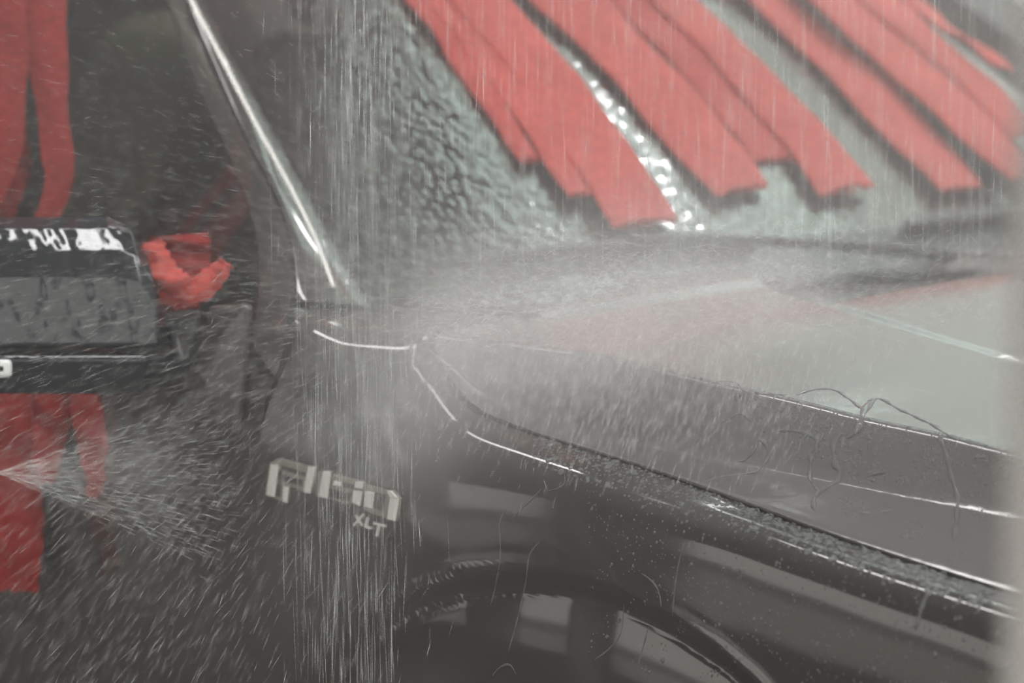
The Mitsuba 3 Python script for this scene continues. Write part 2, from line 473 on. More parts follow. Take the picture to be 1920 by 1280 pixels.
g_ws = lambda p, off=0.0: (p[0] - ws_x(p[1], p[2])) - off / math.sin(WA)
on_ws = lambda px, py, off=0.0: on_fn(px, py, lambda p: g_ws(p, off))
ws_half = lambda z: .80 - .28 * (z - W0[2])
zz = np.linspace(W0[2] - .01, 2.0, 60)
rows = []
for z in zz:
    y = np.linspace(-ws_half(z), ws_half(z), 60)
    rows.append(np.stack([ws_x(y, z), y, np.full(60, z)], 1))
wm = grid(rows)
if wm.face_normals[:, 0].mean() < 0:
    wm.invert()
put(TR + '__windshield', wm, 'glass_wet', True)

# ---- pillar near side: from the seam to the glass edge
pil_edge = np.array([[ws_x(-ws_half(z), z), -ws_half(z), z] for z in np.linspace(seam[0][2] + .06, W0[2] - .002, 60)])
sm = resample(seam + [.004, 0, 0], 60)
a, b = sm, pil_edge
out_ = np.array([.55, -.75, .35])
to_cam = np.array([.74, -.66, .1])
bulge = lambda w, d: a * (1 - w) + b * w + to_cam * d
prof = [a, bulge(.04, .010), bulge(.25, .034), bulge(.55, .062), bulge(.585, .063), bulge(.60, .0605), bulge(.615, .062), bulge(.80, .058), bulge(.93, .040), bulge(.99, .015), b - out_ * .004, b - out_ * .02]
put(TR + '__pillar', grid(prof, True), 'paint', 30)
far = np.array([a, a * .5 + b * .5, a * .05 + b * .95, b - out_ * .02]) * [1, -1, 1]
put(TR + '__pillar', grid(far, False), 'paint', 30)
mold = bulge(.60, .0635)
put(TR + '__pillar__moulding', tube(mold[::3], .0042, 8), 'badge_metal', True)

# ---- roof and cab shell
zt = 2.0
roof = hull([[ws_x(0, zt) - .05, s * .55, zt - .01] for s in (-1, 1)] + [[-4.6, s * .60, zt] for s in (-1, 1)] + [[-3.6, 0, zt + .04]], .02)
put(TR + '__roof', roof, 'paint', 30)
put(TR + '__cab_back', box((-4.7, -.95, .4), (-4.6, .95, 1.98)), 'paint')
put(TR + '__far_door', box((-4.6, .93, .35), (-2.45, 1.0, 1.2), .02), 'paint', 30)
put(TR + '__rear_door', box((-4.6, -1.0, .35), (-3.51, -.93, 1.2), .02), 'paint', 30)
put(TR + '__cab_floor', box((-4.6, -.9, .35), (-2.4, .9, .42)), 'cabin_dark')
dash = hull([[-2.55, s * .74, 1.12] for s in (-1, 1)] + [[-2.75, s * .74, 1.20] for s in (-1, 1)] + [[-2.9, s * .74, .95] for s in (-1, 1)] + [[-2.5, s * .74, .8] for s in (-1, 1)], .03)
put(TR + '__dashboard', dash, 'cabin_dark', 30)
for s in (-.42, .42):
    st = cat([hull([[-3.5 + x, s + y, 1.0] for x in (-.24, .24) for y in (-.2, .2)], .06), hull([[-3.8, s + y, 1.05] for y in (-.2, .2)] + [[-3.98, s + y, 1.6] for y in (-.18, .18)], .06), hull([[-4.0, s + y, 1.72] for y in (-.08, .08)] + [[-4.0, s + y, 1.84] for y in (-.08, .08)], .05)])
    put(TR + '__seat', st, 'cabin_dark', 30)
sw = trimesh.creation.torus(.19, .016)
sw.apply_transform(trimesh.transformations.rotation_matrix(math.radians(65), [0, 1, 0]))
sw.apply_translation([-3.0, .42, 1.16])
put(TR + '__steering_wheel', sw, 'cabin_dark', 30)

fw = np.array([[-4.55, 1.0, 1.2], [-2.55, 1.0, 1.2]]), np.array([[-4.4, .62, 1.95], [-3.1, .62, 1.95]])
put(TR + '__far_window', grid(np.stack(fw)), 'cabin_dark')
zf = np.linspace(W0[2] - .005, W0[2] + .052, 6)
frit = np.array([[[ws_x(y, z) + .003, y, z + .002] for y in np.linspace(-.38, ws_half(z), 50)] for z in zf])
put(TR + '__windshield__black_border', grid(frit), 'black_plastic', True)

# ---- cowl between glass and hood
yy = np.linspace(-.80, .80, 80)
base = np.stack([ws_x(yy, W0[2]) + .0, yy, np.full(80, W0[2] - .004)], 1)
hr = np.stack([REAR(yy) + .08, yy, zA(np.full(80, -2.2)) - .025 + .03 * (1 - (yy / .8) ** 2)], 1)
c1 = base * .85 + hr * .15 + [0, 0, -.012]
put(TR + '__cowl', grid([base + [-.05, 0, .0], base, c1, base * .5 + hr * .5 + [0, 0, -.008], hr], False), 'black_plastic', 30)
seal = [(735, 566, -.82), (860, 581, -.83), (1010, 591, -.80)]
put(TR + '__cowl__seal', tube(resample(pts(seal), 30), .004, 8), 'black_plastic', 30)
seal = [(870, 566, -.76), (940, 580, -.775), (1010, 590, -.79)]
put(TR + '__cowl__seal', tube(resample(pts(seal), 30), .004, 8), 'black_plastic', 30)


# ---- wipers
def wiper(px, wdt, arm):
    P = np.array([on_ws(*p, .022) for p in px])
    P = resample(P, 40)
    n = np.tile(WN, (40, 1))
    k = put(TR + '__wiper', tube(P, np.r_[np.linspace(.4, 1, 5), np.ones(35)] * wdt, 8, .7, n), 'black_plastic', 40)
    put(k + '__blade', tube(P - WN * .012, .004, 6, 2.2, n), 'cabin_dark', 30)
    if arm:
        Q = resample(np.array([on_ws(*p, .045) for p in arm]), 30)
        put(k + '__arm', tube(Q, np.linspace(.006, .012, 30), 8), 'black_plastic', 40)


wiper([(800, 494), (950, 477), (1150, 459), (1300, 452), (1420, 453)], .008, [(1180, 448), (1300, 446), (1500, 455), (1700, 470), (1930, 496)])
wiper([(1700, 420), (1780, 408), (1880, 398), (2100, 376)], .016, None)

# ---- door mirror
mm = np.array([-.52, -.854, 0])
mn = np.array([.854, -.52, .10]) / np.linalg.norm([.854, -.52, .10])
MP = on_y(302, 600, -1.10)
on_mirror = lambda px, py, off=0.0: on_fn(px, py, lambda p: (p - MP) @ mn - off)
cap_front = [(-190, 520), (-185, 640), (225, 520), (262, 530), (286, 580), (288, 640)]
cap_back = [(-150, 418), (200, 415), (235, 432), (268, 480)]
P = [on_mirror(*p) - mn * .012 for p in cap_front] + [on_mirror(px, py) - mn * .020 for px, py in [(-180, 475), (215, 472), (250, 482), (278, 530)]] + [on_mirror(px, py) - mn * .036 for px, py in [(-165, 438), (206, 436), (242, 446), (272, 500)]] + [on_mirror(px, py) - mn * .062 for px, py in cap_back] + [on_mirror(px, py) - mn * .13 for px, py in [(-160, 440), (180, 440), (250, 520), (270, 630), (-180, 640)]]
put(TR + '__mirror_cap', hull(P, .0085, 28), 'gloss_black', 35)
low_p = [on_mirror(*p, .004) - mn * .012 for p in [(-200, 676), (270, 676)]] + [on_mirror(*p, .004) - mn * .045 for p in [(-200, 727), (268, 730)]] + [on_mirror(*p) - mn * .13 for p in [(-200, 676), (-200, 715), (250, 676), (250, 715)]] + [on_mirror(352, 686) - mn * .05, on_mirror(352, 692) - mn * .09]
put(TR + '__mirror_housing', hull(low_p, .008, 20), 'gloss_black', 35)
armp = [on_mirror(330, 600) - mn * .10, on_mirror(375, 592) - mn * .12, on_mirror(345, 672) - mn * .06, on_mirror(368, 676) - mn * .10]
put(TR + '__mirror_arm', hull(armp, .010, 16), 'black_plastic', 35)
sail = [on_y(404, 584, -1.015), on_y(462, 582, -1.01), on_y(440, 800, -1.015), on_y(372, 770, -1.02), on_y(380, 690, -1.03)]
put(TR + '__mirror_base', hull(sail, .009, 16), 'paint', 35)
lens = [on_mirror(px, py, .010) for px, py in [(-14, 682), (14, 682), (14, 699), (-14, 699)]]
lk = put(TR + '__mirror_housing__lamp_lens', hull(lens, .006, 16), 'white_lens', 35, label='white lens in the mirror housing')
mk = [on_mirror(px, py, .0165) for px, py in [(1, 688), (5, 688), (5, 694), (1, 694)]]
put(lk.replace('__lamp_lens', '__lens_mark'), hull(mk, .0012, 6), 'seam_black')

# ---- badge on the fender
BO = on_y(620, 915, -1.0075)


def zp(zx, zy):
    p = on_y(480 + zx / 6, 840 + zy / 6, -1.0075)
    return (p[0] - BO[0], p[2] - BO[2])


def zpoly(*c):
    return Polygon([zp(*q) for q in c]).buffer(0)


AXs = (np.array([1., 0, 0]), np.array([0, 0, 1.]), np.array([0, -1., 0]))
letters = [
    ('F', zpoly((120, 525), (172, 160), (285, 108), (610, 200), (700, 205), (640, 505), (565, 487), (405, 425), (375, 612)),
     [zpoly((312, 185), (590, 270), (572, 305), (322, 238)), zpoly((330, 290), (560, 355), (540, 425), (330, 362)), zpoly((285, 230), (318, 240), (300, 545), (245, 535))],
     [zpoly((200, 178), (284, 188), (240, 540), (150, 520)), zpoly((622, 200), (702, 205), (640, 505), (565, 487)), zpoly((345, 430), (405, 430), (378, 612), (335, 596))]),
    ('1', zpoly((690, 535), (715, 262), (790, 248), (877, 257), (835, 562)), [], [zpoly((788, 250), (877, 257), (835, 560), (740, 540))]),
    ('5', zpoly((845, 560), (880, 285), (1240, 372), (1228, 462), (1005, 415), (1000, 438), (1230, 478), (1200, 650), (1110, 605), (1030, 632)),
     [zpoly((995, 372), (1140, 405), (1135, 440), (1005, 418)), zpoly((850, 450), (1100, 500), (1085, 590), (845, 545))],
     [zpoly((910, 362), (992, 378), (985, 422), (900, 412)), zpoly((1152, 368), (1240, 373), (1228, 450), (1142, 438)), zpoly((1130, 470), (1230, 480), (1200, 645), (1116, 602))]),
    ('0', zpoly((1245, 400), (1500, 468), (1560, 470), (1640, 560), (1600, 815), (1500, 795), (1225, 690)),
     [zpoly((1372, 488), (1490, 520), (1450, 705), (1342, 660))],
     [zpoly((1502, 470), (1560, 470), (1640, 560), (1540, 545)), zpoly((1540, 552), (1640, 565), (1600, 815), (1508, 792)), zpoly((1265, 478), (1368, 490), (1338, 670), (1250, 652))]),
]
bk = TR + '__badge'
for ch, poly, faces, rims in letters:
    k = put(bk + '__character', plate(poly, BO, *AXs, .004, .0015, .0015), 'badge_shaded')
    for fpoly in faces:
        put(bk + '__dark_inlay', plate(fpoly, BO + np.array([0, -.004, 0]), *AXs, .0006), 'badge_face')
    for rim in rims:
        put(bk + '__bevel_glint', plate(rim, BO + np.array([0, -.004, 0]), *AXs, .0022, .0012, .0012), 'badge_metal')  # bright reflections on the bevels, put in as pale pieces
stroke = lambda *c: LineString([zp(*q) for q in c]).buffer(.0014, cap_style=2)
for poly in (unary_union([stroke((1135, 752), (1212, 868)), stroke((1222, 742), (1112, 868))]), stroke((1268, 775), (1245, 880), (1315, 897)), unary_union([stroke((1335, 838), (1468, 872)), stroke((1402, 855), (1368, 985))])):
    put(bk + '__character', plate(poly, BO, *AXs, .003), 'badge_metal')

# ---- wheel, lower body
for s in (-1, 1):
    prof = np.array([[.22, -.11], [.36, -.12], [.385, -.09], [.392, -.05], [.392, .05], [.385, .09], [.36, .12], [.22, .11], [.22, -.11]])
    w = trimesh.creation.revolve(prof, sections=48)
    w.apply_transform(trimesh.transformations.rotation_matrix(math.pi / 2, [1, 0, 0]))
    w.apply_translation([AXX, s * .86, .392])
    k = put(TR + '__wheel', w, 'tyre_rubber', 30)
    hub = trimesh.creation.cylinder(.215, .12, sections=40)
    hub.apply_transform(trimesh.transformations.rotation_matrix(math.pi / 2, [1, 0, 0]))
    hub.apply_translation([AXX, s * .88, .392])
    put(k + '__rim', hub, 'chrome', 30)
put(TR + '__chassis', box((-4.6, -.6, .3), (-1.2, .6, .55)), 'seam_black')
put(TR + '__grille', box((XFR - .02, -.72, .62), (XFR + .06, .72, 1.12), .02), 'black_plastic', 30)
fl = ht[:, -1]
put(TR + '__front_panel', cat([grid([fl, fl + [.012, 0, -.012], fl * [1, 1, 0] + [.014, 0, .98]], True), box((XFR - .03, -.93, .45), (XFR - .01, .93, 1.075))]), 'paint', 30)
put(TR + '__bumper', box((XFR - .05, -.95, .35), (XFR + .14, .95, .62), .03), 'chrome', 30)


# ------------------------------------------------------------------ red felt strips
def strip(cl, w, mat, surf, n=46, thick=.006, label=None, group=None, fray=True, wave=.004, seed=0):
    """cl: centre line points; surf(p) -> unit normal; w: width at each end"""
    r = np.random.default_rng(seed)
    P = resample(cl, n)
    t = np.gradient(P, axis=0)
    t /= np.linalg.norm(t, axis=1, keepdims=True)
    nn = np.array([surf(p) for p in P])
    s = np.cross(t, nn)
    s /= np.linalg.norm(s, axis=1, keepdims=True)
    m_ = 13
    u = np.linspace(-.5, .5, m_)
    ww = np.linspace(w[0], w[1], n) if np.ndim(w) and len(w) == 2 else np.interp(np.linspace(0, 1, n), np.linspace(0, 1, len(w)), w)
    ph = r.uniform(0, 6, 4)
    L = np.arange(n)[:, None] / n * 12
    z = wave * (np.sin(L * .9 + ph[0] + u[None] * 2) + .6 * np.sin(L * 1.9 + ph[1] + u[None] * 4)) + wave * 1.0 * np.cos(u[None] * math.pi)
    e = .0015 * np.sin(L * 5 + ph[2]) + r.normal(0, .0007, (n, 1))
    G = P[:, None] + s[:, None] * (u[None, :, None] * ww[:, None, None] + (e * np.sign(u[None]))[..., None]) + nn[:, None] * z[..., None]
    if fray:
        G[-1] += t[-1] * r.normal(0, .0022, (m_, 1)) + s[-1] * r.normal(0, .001, (m_, 1))
    top, bot = G + nn[:, None] * thick / 2, G - nn[:, None] * thick / 2
    ring = np.concatenate([top, bot[:, ::-1], top[:, :1]], 1)
    mesh = grid(ring, True)
    caps = [grid(np.stack([top[k], bot[k]])) for k in (0, -1)]
    if mesh.volume < 0:
        mesh.invert()
    return put('felt_strip', cat([mesh, *caps]), mat, 40, label=label, cat='cloth strip', group=group)


def ws_normal(p):
    n = np.array([1.0, 2 * BOW * p[1] / .64, 1 / math.tan(WA)])
    return n / np.linalg.norm(n)


GR = 'red felt strips draped over the windshield'
# (left edge pixels, right edge pixels from the top down, lift, material, label)
wstrips = [
    ([(700, -60), (760, 0), (880, 160), (975, 303)], [(745, -60), (800, 0), (915, 160), (1012, 300)], .008, 'felt_deep', 'narrow red felt strip, first from the pillar on the windshield and the shortest there'),
    ([(738, -60), (795, 0), (925, 160), (1012, 290), (1065, 370)], [(800, -60), (860, 0), (1000, 170), (1120, 364)], .014, 'felt', 'red felt strip on the windshield half hidden under the longest strip, second from the pillar'),
    ([(785, -60), (842, 0), (985, 165), (1085, 320), (1152, 428)], [(900, -60), (960, 0), (1100, 170), (1200, 310), (1272, 408)], .022, 'felt', 'longest red felt strip on the windshield, its end lowest beside the white glare'),
    ([(925, -80), (990, 0), (1115, 110), (1230, 240), (1340, 368)], [(1065, -80), (1140, 0), (1260, 130), (1360, 245), (1440, 352)], .012, 'felt', 'wide red felt strip right of the white glare on the windshield'),
    ([(1080, -80), (1150, 0), (1265, 125), (1365, 245), (1412, 302)], [(1165, -80), (1235, 0), (1360, 130), (1450, 240), (1492, 296)], .006, 'felt_deep', 'red felt strip with a higher end tucked between two longer strips on the windshield'),
    ([(1150, -80), (1222, 0), (1365, 145), (1470, 265), (1540, 362)], [(1235, -80), (1310, 0), (1460, 150), (1565, 270), (1640, 350)], .020, 'felt', 'red felt strip bordering the wide green gap of the windshield on the left'),
    ([(1320, -80), (1401, 0), (1521, 106), (1621, 214), (1764, 360)], [(1415, -80), (1498, 0), (1562, 65), (1668, 155), (1750, 240), (1844, 350)], .016, 'felt', 'red felt strip right of the green gap, ending above the far wiper tip'),
    ([(1435, -80), (1518, 0), (1577, 56), (1665, 129), (1765, 223), (1900, 336)], [(1520, -80), (1603, 0), (1650, 41), (1738, 111), (1861, 229), (1960, 325)], .060, 'felt', 'red felt strip second from the far right of the windshield running behind the post'),
    ([(1528, -80), (1612, 0), (1660, 42), (1748, 110), (1872, 228), (1905, 258)], [(1600, -80), (1684, 0), (1738, 50), (1797, 97), (1880, 174), (1950, 240)], .072, 'felt', 'rightmost red felt strip on the windshield glass beside the dark gap'),
]
for i, (le, ri, lift, mat, lab) in enumerate(wstrips):
    Lp, Rp = (resample(np.array([on_ws(*p, lift) for p in e]), 30) for e in (le, ri))
    hook = [np.vstack([[[e[0][0] - .42, e[0][1], ZC - .5], [e[0][0] - .36, e[0][1], 2.35]], e]) for e in (Lp, Rp)]
    # ends are cut square to the glass' lower edge: a skewed ribbon from edge to edge
    n, m_ = 76, 13
    Lr, Rr = (np.vstack([resample(h[:3], 17)[:-1], resample(e, 60)]) for h, e in zip(hook, (Lp, Rp)))
    r = np.random.default_rng(40 + i)
    u = np.linspace(0, 1, m_)
    ph = r.uniform(0, 6, 3)
    G = Lr[:, None] * (1 - u)[None, :, None] + Rr[:, None] * u[None, :, None]
    l = np.linspace(0, 9, n)[:, None]
    nn = np.array([[ws_normal(p) for p in row] for row in G])
    z = (.003 if i < 7 else .001) * np.sin(l + ph[0] + 3 * u[None]) + .002 * np.sin(2.3 * l + ph[1]) + .005 * np.sin(np.pi * u)[None] ** .5
    side_dir = (Rr - Lr) / np.linalg.norm(Rr - Lr, axis=1, keepdims=True)
    edge = (u[None] - .5) * 2 * (.0015 * np.sin(4 * l + ph[2]) + r.normal(0, .0005, (n, 1)))
    G = G + nn * z[..., None] + side_dir[:, None] * edge[..., None]
    tdir = (Lr[-1] - Lr[-2]) / np.linalg.norm(Lr[-1] - Lr[-2])
    G[-1] += tdir * r.normal(0, .003, (m_, 1))
    top, bot = G + nn * .0035, G - nn * .0035
    mesh = grid(np.concatenate([top, bot[:, ::-1], top[:, :1]], 1), True)
    mesh = cat([mesh, grid(np.stack([top[-1], bot[-1]])), grid(np.stack([bot[0], top[0]]))])
    # frayed threads at the cut end
    th = []
    for q in range(60):
        a = r.uniform(0, 1)
        p = top[-1, 0] * (1 - a) + top[-1, -1] * a - nn[-1, 6] * r.uniform(0, .006)
        d = tdir * r.uniform(.002, .008) + side_dir[-1] * r.normal(0, .002)
        th.append(tube(np.stack([p - tdir * .004, p + d * .5, p + d]), [.0008, .0007, .0003], 4))
    k = put('felt_strip', mesh, mat, 40, label=lab, cat='cloth strip', group=GR)
    put(k + '__frayed_end', cat(th), mat, kind='stuff')

# hanging strips at the door, behind the mirror and below it
hang = lambda p: np.array([.82, -.57, 0])
GH = 'red felt strips hanging beside the door'


def hang_strip(px, w, depth, mat, lab, seed):
    P = [at_depth(x, y, depth) for x, y in px]
    if px[0][1] < 0:
        P, w = [P[0] + [0, 0, .8], P[0] + [0, 0, .4]] + P, [w[0], w[0]] + list(w)
    strip(P, [q / F_PX * depth for q in w], mat, hang, label=lab, group=GH, seed=seed, wave=.006, thick=.007)


hang_strip([(-10, -120), (2, 0), (4, 130), (-5, 260), (-45, 380), (-90, 470)], [100, 95, 92, 95, 95, 90], 3.32, 'felt_shaded', 'bright red hanging felt strip at the left edge above the mirror', 1)
hang_strip([(80, -120), (86, 0), (92, 140), (104, 260), (112, 330), (96, 390), (80, 430)], [70, 70, 74, 82, 78, 60, 46], 3.34, 'felt_shaded', 'red hanging felt strip with a curled lower end above the mirror, beside the side window', 2)
hang_strip([(20, 230), (36, 300), (20, 360), (-10, 420)], [40, 42, 46, 50], 3.40, 'felt_shaded', 'dark folded red felt strip between two hanging strips above the mirror', 3)
hang_strip([(-10, 700), (10, 800), (20, 900), (22, 1000), (15, 1105)], [150, 130, 110, 116, 110], 3.36, 'felt_shaded', 'long dark red felt strip hanging lowest at the left edge below the mirror', 4)
hang_strip([(110, 690), (102, 760), (92, 830), (84, 900)], [75, 72, 62, 40], 3.34, 'felt_shaded', 'short red felt strip hanging just below the mirror housing', 5)
hang_strip([(168, 690), (168, 760), (176, 850), (180, 905), (172, 930)], [66, 70, 64, 48, 22], 3.30, 'felt_shaded', 'red felt strip with a pointed tip below the mirror, in the spray fan', 6)
cl = [(285, 452), (300, 490), (330, 530), (368, 545), (400, 520), (425, 492)]
hang_strip(cl, [40, 44, 50, 52, 46, 26], 3.06, 'felt', 'small curled bright red felt strip between mirror and window', 7)
hang_strip([(335, 440), (338, 480), (340, 530), (335, 575)], [110, 112, 96, 70], 3.12, 'felt_shaded', 'flat red felt strip behind the curled one beside the mirror', 8)
strip([on_y(x, y, .98) + [-.12, 0, 0] for x, y in [(1740, -60), (1830, 20), (1900, 70), (1990, 130)]], [.07, .08, .08, .07], 'felt', ws_normal, label='red felt strip at the top right corner beyond the dark gap', group=None, seed=9)

b0, b1 = at_depth(1900, 78, 5.7), at_depth(1690, -72, 5.7)
dirb = (b1 - b0) / np.linalg.norm(b1 - b0)
lo_, hi_ = b0 - dirb * ((3.18 - b0[1]) / -dirb[1]), b0 + dirb * ((ZC - .02 - b0[2]) / dirb[2])
put('curtain_rail', box((-3.85, -.6, ZC - .56), (-3.45, 1.6, ZC - .48)), 'steel_frame', label='dark steel rail under the ceiling from which the windshield strips hang', cat='rail')
put('curtain_brace', tube(np.stack([lo_, b0, hi_]), .085, 4), 'steel_frame', label='dark steel brace crossing the top right corner behind the red strips', cat='brace')

# ------------------------------------------------------------------ blurred post close to the camera
pc = at_depth(1870, 640, .97) - CD * .15
post = hull([[0, 0, .03], [0, 0, ZC - .03], [.12, 0, .03], [.12, 0, ZC - .03], [0, .12, .03], [0, .12, ZC - .03], [.12, .12, .03], [.12, .12, ZC - .03]], .03, 24)
ang = math.atan2(CR[1], CR[0])
post.apply_transform(trimesh.transformations.rotation_matrix(ang, [0, 0, 1]))
post.apply_translation([pc[0] + CR[0] * .03, pc[1] + CR[1] * .03, 0])
put('post', post, 'post_paint', 30, label='pale grey post out of focus at the right edge, close to the camera', cat='post')

# ------------------------------------------------------------------ water
tree_f = fm
def bead_field(mesh, count, accept, size, seed, flat=.5):
    r = np.random.default_rng(seed)
    P, fi = trimesh.sample.sample_surface(mesh, count, seed=seed)
    N_ = mesh.face_normals[fi]
    q = P - CAM
    w = q @ CD
    px, py = 960 + F_PX * (q @ CR) / w, 640 - F_PX * (q @ CU) / w
    N_ = np.where((N_ * q).sum(1, keepdims=True) > 0, -N_, N_)
    vis = (N_ * q).sum(1) < -.05
    ok = vis & accept(px, py, r)
    P, N_, px = P[ok], N_[ok], px[ok]
    ico = trimesh.creation.icosphere(subdivisions=1)
    out_v, out_f = [], []
    for i in range(len(P)):
        s = size(r, px[i])
        n = N_[i]
        a = np.cross(n, [0.3, .2, .9])
        a /= np.linalg.norm(a)
        b = np.cross(n, a)
        el = r.uniform(.8, 1.35)
        v = P[i] + s * (ico.vertices[:, :1] * a + ico.vertices[:, 1:2] * b * el + ico.vertices[:, 2:] * n * flat)
        out_f.append(ico.faces + 42 * i)
        out_v.append(v)
    return trimesh.Trimesh(np.vstack(out_v), np.vstack(out_f), process=False)


def clump(px, py):
    return .5 + .5 * np.sin(px * .031 + 2 * np.sin(py * .017)) * np.sin(py * .041 + px * .011)


shelf_line = lambda px: np.interp(px, [880, 986, 1078, 1205, 1367, 1520, 1680, 1830], [815, 850, 880, 929, 972, 1025, 1078, 1124])
bf = bead_field(fm, 60000, lambda px, py, r: (px > 1000) & (px < 1930) & (py < shelf_line(px) + 14) & (py > shelf_line(px) - 80) & (r.random(len(px)) < .55),
                lambda r, x: np.clip(r.lognormal(-6.75 + .55 * sstep(1300, 1750, x), .5), .0005, .0042), 11)
put('water_beads', bf, 'water', True, label='water beads along the fender shoulder below the hood seam', kind='stuff')
bs = bead_field(fm, 26000, lambda px, py, r: (px > 600) & (px < 1930) & (py > shelf_line(px) + 10) & (py < 1290) & (r.random(len(px)) < .07 + .22 * clump(px, py) * (px > 1100)),
                lambda r, x: np.clip(r.lognormal(-7.15, .45), .0004, .0026), 12)
put('water_beads', bs, 'water', True, label='fine droplets scattered over the fender side', kind='stuff')
hm_ = grid(near_side, True)
if hm_.face_normals[:, 1].mean() > 0:
    hm_.invert()
bh = bead_field(hm_, 26000, lambda px, py, r: (px > 1100) & (px < 1930) & (r.random(len(px)) < .04 + .35 * clump(px * 1.2 + 90, py) * sstep(1300, 1600, px)), lambda r, x: np.clip(r.lognormal(-7.25, .45), .0004, .0022), 13)
put('water_beads', bh, 'water', True, label='fine droplets on the side wall of the hood', kind='stuff')

# rivulets: pixel paths laid on the panels
visible = cat([fm, hm_, grid(ht)])
inter = trimesh.ray.ray_triangle.RayMeshIntersector(visible)


def lay(path, r, key, lab, flat=.55):
    p = np.array(path, float)
    s = np.r_[0, np.cumsum(np.linalg.norm(np.diff(p, axis=0), axis=1))]
    k = max(4, int(s[-1] / 7))
    q = np.stack([PchipInterpolator(s, p[:, c])(np.linspace(0, s[-1], k)) for c in range(2)], 1)
    D = np.array([ray(*c) for c in q])
    loc, ri, ti = inter.intersects_location(np.tile(CAM, (k, 1)), D, multiple_hits=False)
    o = np.argsort(ri)
    loc, ti = loc[o], ti[o]
    n = visible.face_normals[ti]
    n = np.where(((loc - CAM) * n).sum(1, keepdims=True) > 0, -n, n)
    rad = r * (1 + .35 * np.sin(np.arange(len(loc)) * 1.3 + len(path))) * np.clip(np.minimum(np.arange(len(loc)), np.arange(len(loc))[::-1]) / 2 + .35, 0, 1)
    return tube(loc, rad, 8, flat, n)


z9 = lambda *c: [(1220 + .3673 * x, 810 + .3673 * y) for x, y in c]
z6 = lambda *c: [(1220 + .3673 * x, 380 + .3673 * y) for x, y in c]
z8 = lambda *c: [(600 + .3673 * x, 810 + .3673 * y) for x, y in c]
riv = [
    (z9((270, 250), (380, 225), (520, 205), (570, 170), (600, 110), (580, 50), (550, 35), (530, 80), (480, 140), (450, 150)), .0022),
    (z9((840, 20), (850, 50), (810, 110), (815, 150), (810, 210), (840, 280), (865, 300)), .0022),
    (z9((985, 5), (930, 70), (940, 170), (965, 190), (960, 240), (900, 280), (865, 305), (830, 350), (840, 400)), .0030),
    (z9((1470, 10), (1500, 100), (1540, 250), (1565, 340), (1560, 480), (1540, 560)), .0024),
    (z6((1150, 1000), (1090, 1060), (1060, 1150), (1000, 1200)), .0040),
    (z6((1090, 1190), (1170, 1150)), .0018),
    (z6((740, 985), (900, 950), (950, 960), (1010, 1000), (1080, 1055)), .0022),
    (z6((1110, 1010), (1160, 1000), (1260, 1050), (1390, 1110), (1450, 1140), (1530, 1190), (1620, 1220), (1720, 1240)), .0024),
    (z6((330, 910), (440, 920), (480, 960), (700, 980)), .0016),
    (z6((640, 1165), (700, 1160), (800, 1180), (845, 1220), (840, 1275)), .0020),
    (z6((270, 1210), (380, 1110), (460, 1075), (510, 1120)), .0018),
    (z9((1090, 240), (1120, 220), (1210, 203)), .0020),
    (z9((1030, 400), (1100, 412), (1180, 405), (1250, 385)), .0014),
    (z9((280, 455 - 200), (330, 235), (400, 222)), .0024),
    (z9((1400, 720), (1415, 800), (1385, 890), (1350, 1010)), .0022),
    (z8((940, 400), (915, 480), (920, 620), (908, 720), (870, 880)), .0011),
    (z8((1120, 560), (1065, 640), (1050, 760), (1020, 900), (960, 1120)), .0010),
    (z8((880, 1240), (960, 1185), (1000, 1235)), .0012),
    (z8((1640, 720), (1730, 820), (1740, 890)), .0010),
    (z8((1800, 940), (1815, 760), (1860, 560)), .0009),
    (z8((1680, 980), (1650, 1090), (1620, 1200)), .0010),
    (z8((1550, 880), (1540, 1000), (1400, 1160)), .0009),
    (z8((1130, 290), (1090, 330), (980, 440)), .0012),
    (z8((1140, 300), (1250, 250), (1245, 200)), .0010),
]
names = ['looped rivulet of water on the hood side wall above the bright ledge', 'left of the two rivulets that join in a Y on the hood side wall', 'thick right arm of the Y shaped rivulet on the hood side wall',
         'long rivulet down the hood side nearest the post', 'thick rivulet spilling over the hood edge onto the side wall', 'short slanting rivulet beside the spill on the hood side wall',
         'wavy front of a water film on the hood top, left of the spill', 'wavy water film edge on the hood top, between the spill and the post', 'water film edge on the hood top farthest from the post',
         'rivulet arching over the hood side wall left of the Y shaped one', 'faint rivulet arching on the hood side wall, leftmost there', 'short level rivulet on the hood side wall right of the Y shaped one',
         'sagging rivulet on the lower hood ledge right of the Y shaped one', 'short rivulet lying on the hood ledge just above the seam', 'drip hanging from the fender shoulder across the dark reflection near the post',
         'thin long rivulet down the fender to the flare line, leftmost of the pair', 'thin rivulet running across the flare line to the fender below, longest one', 'small peaked rivulet at the bottom edge below the flare line',
         'hair thin rivulet ending on the flare line, right of the pale columns', 'hair thin upright rivulet right of the pale columns on the fender', 'hair thin rivulet below the flare line in the lower right',
         'hair thin slanting rivulet crossing the pale columns below the flare line', 'short rivulet high on the fender right of the badge', 'short bent rivulet high on the fender under the shoulder beads']
for (path, r), nm in zip(riv, names):
    put('water_rivulet', lay(path, r, '', ''), 'water', True, label=nm, cat='rivulet', group='rivulets of water running over the wet paint')


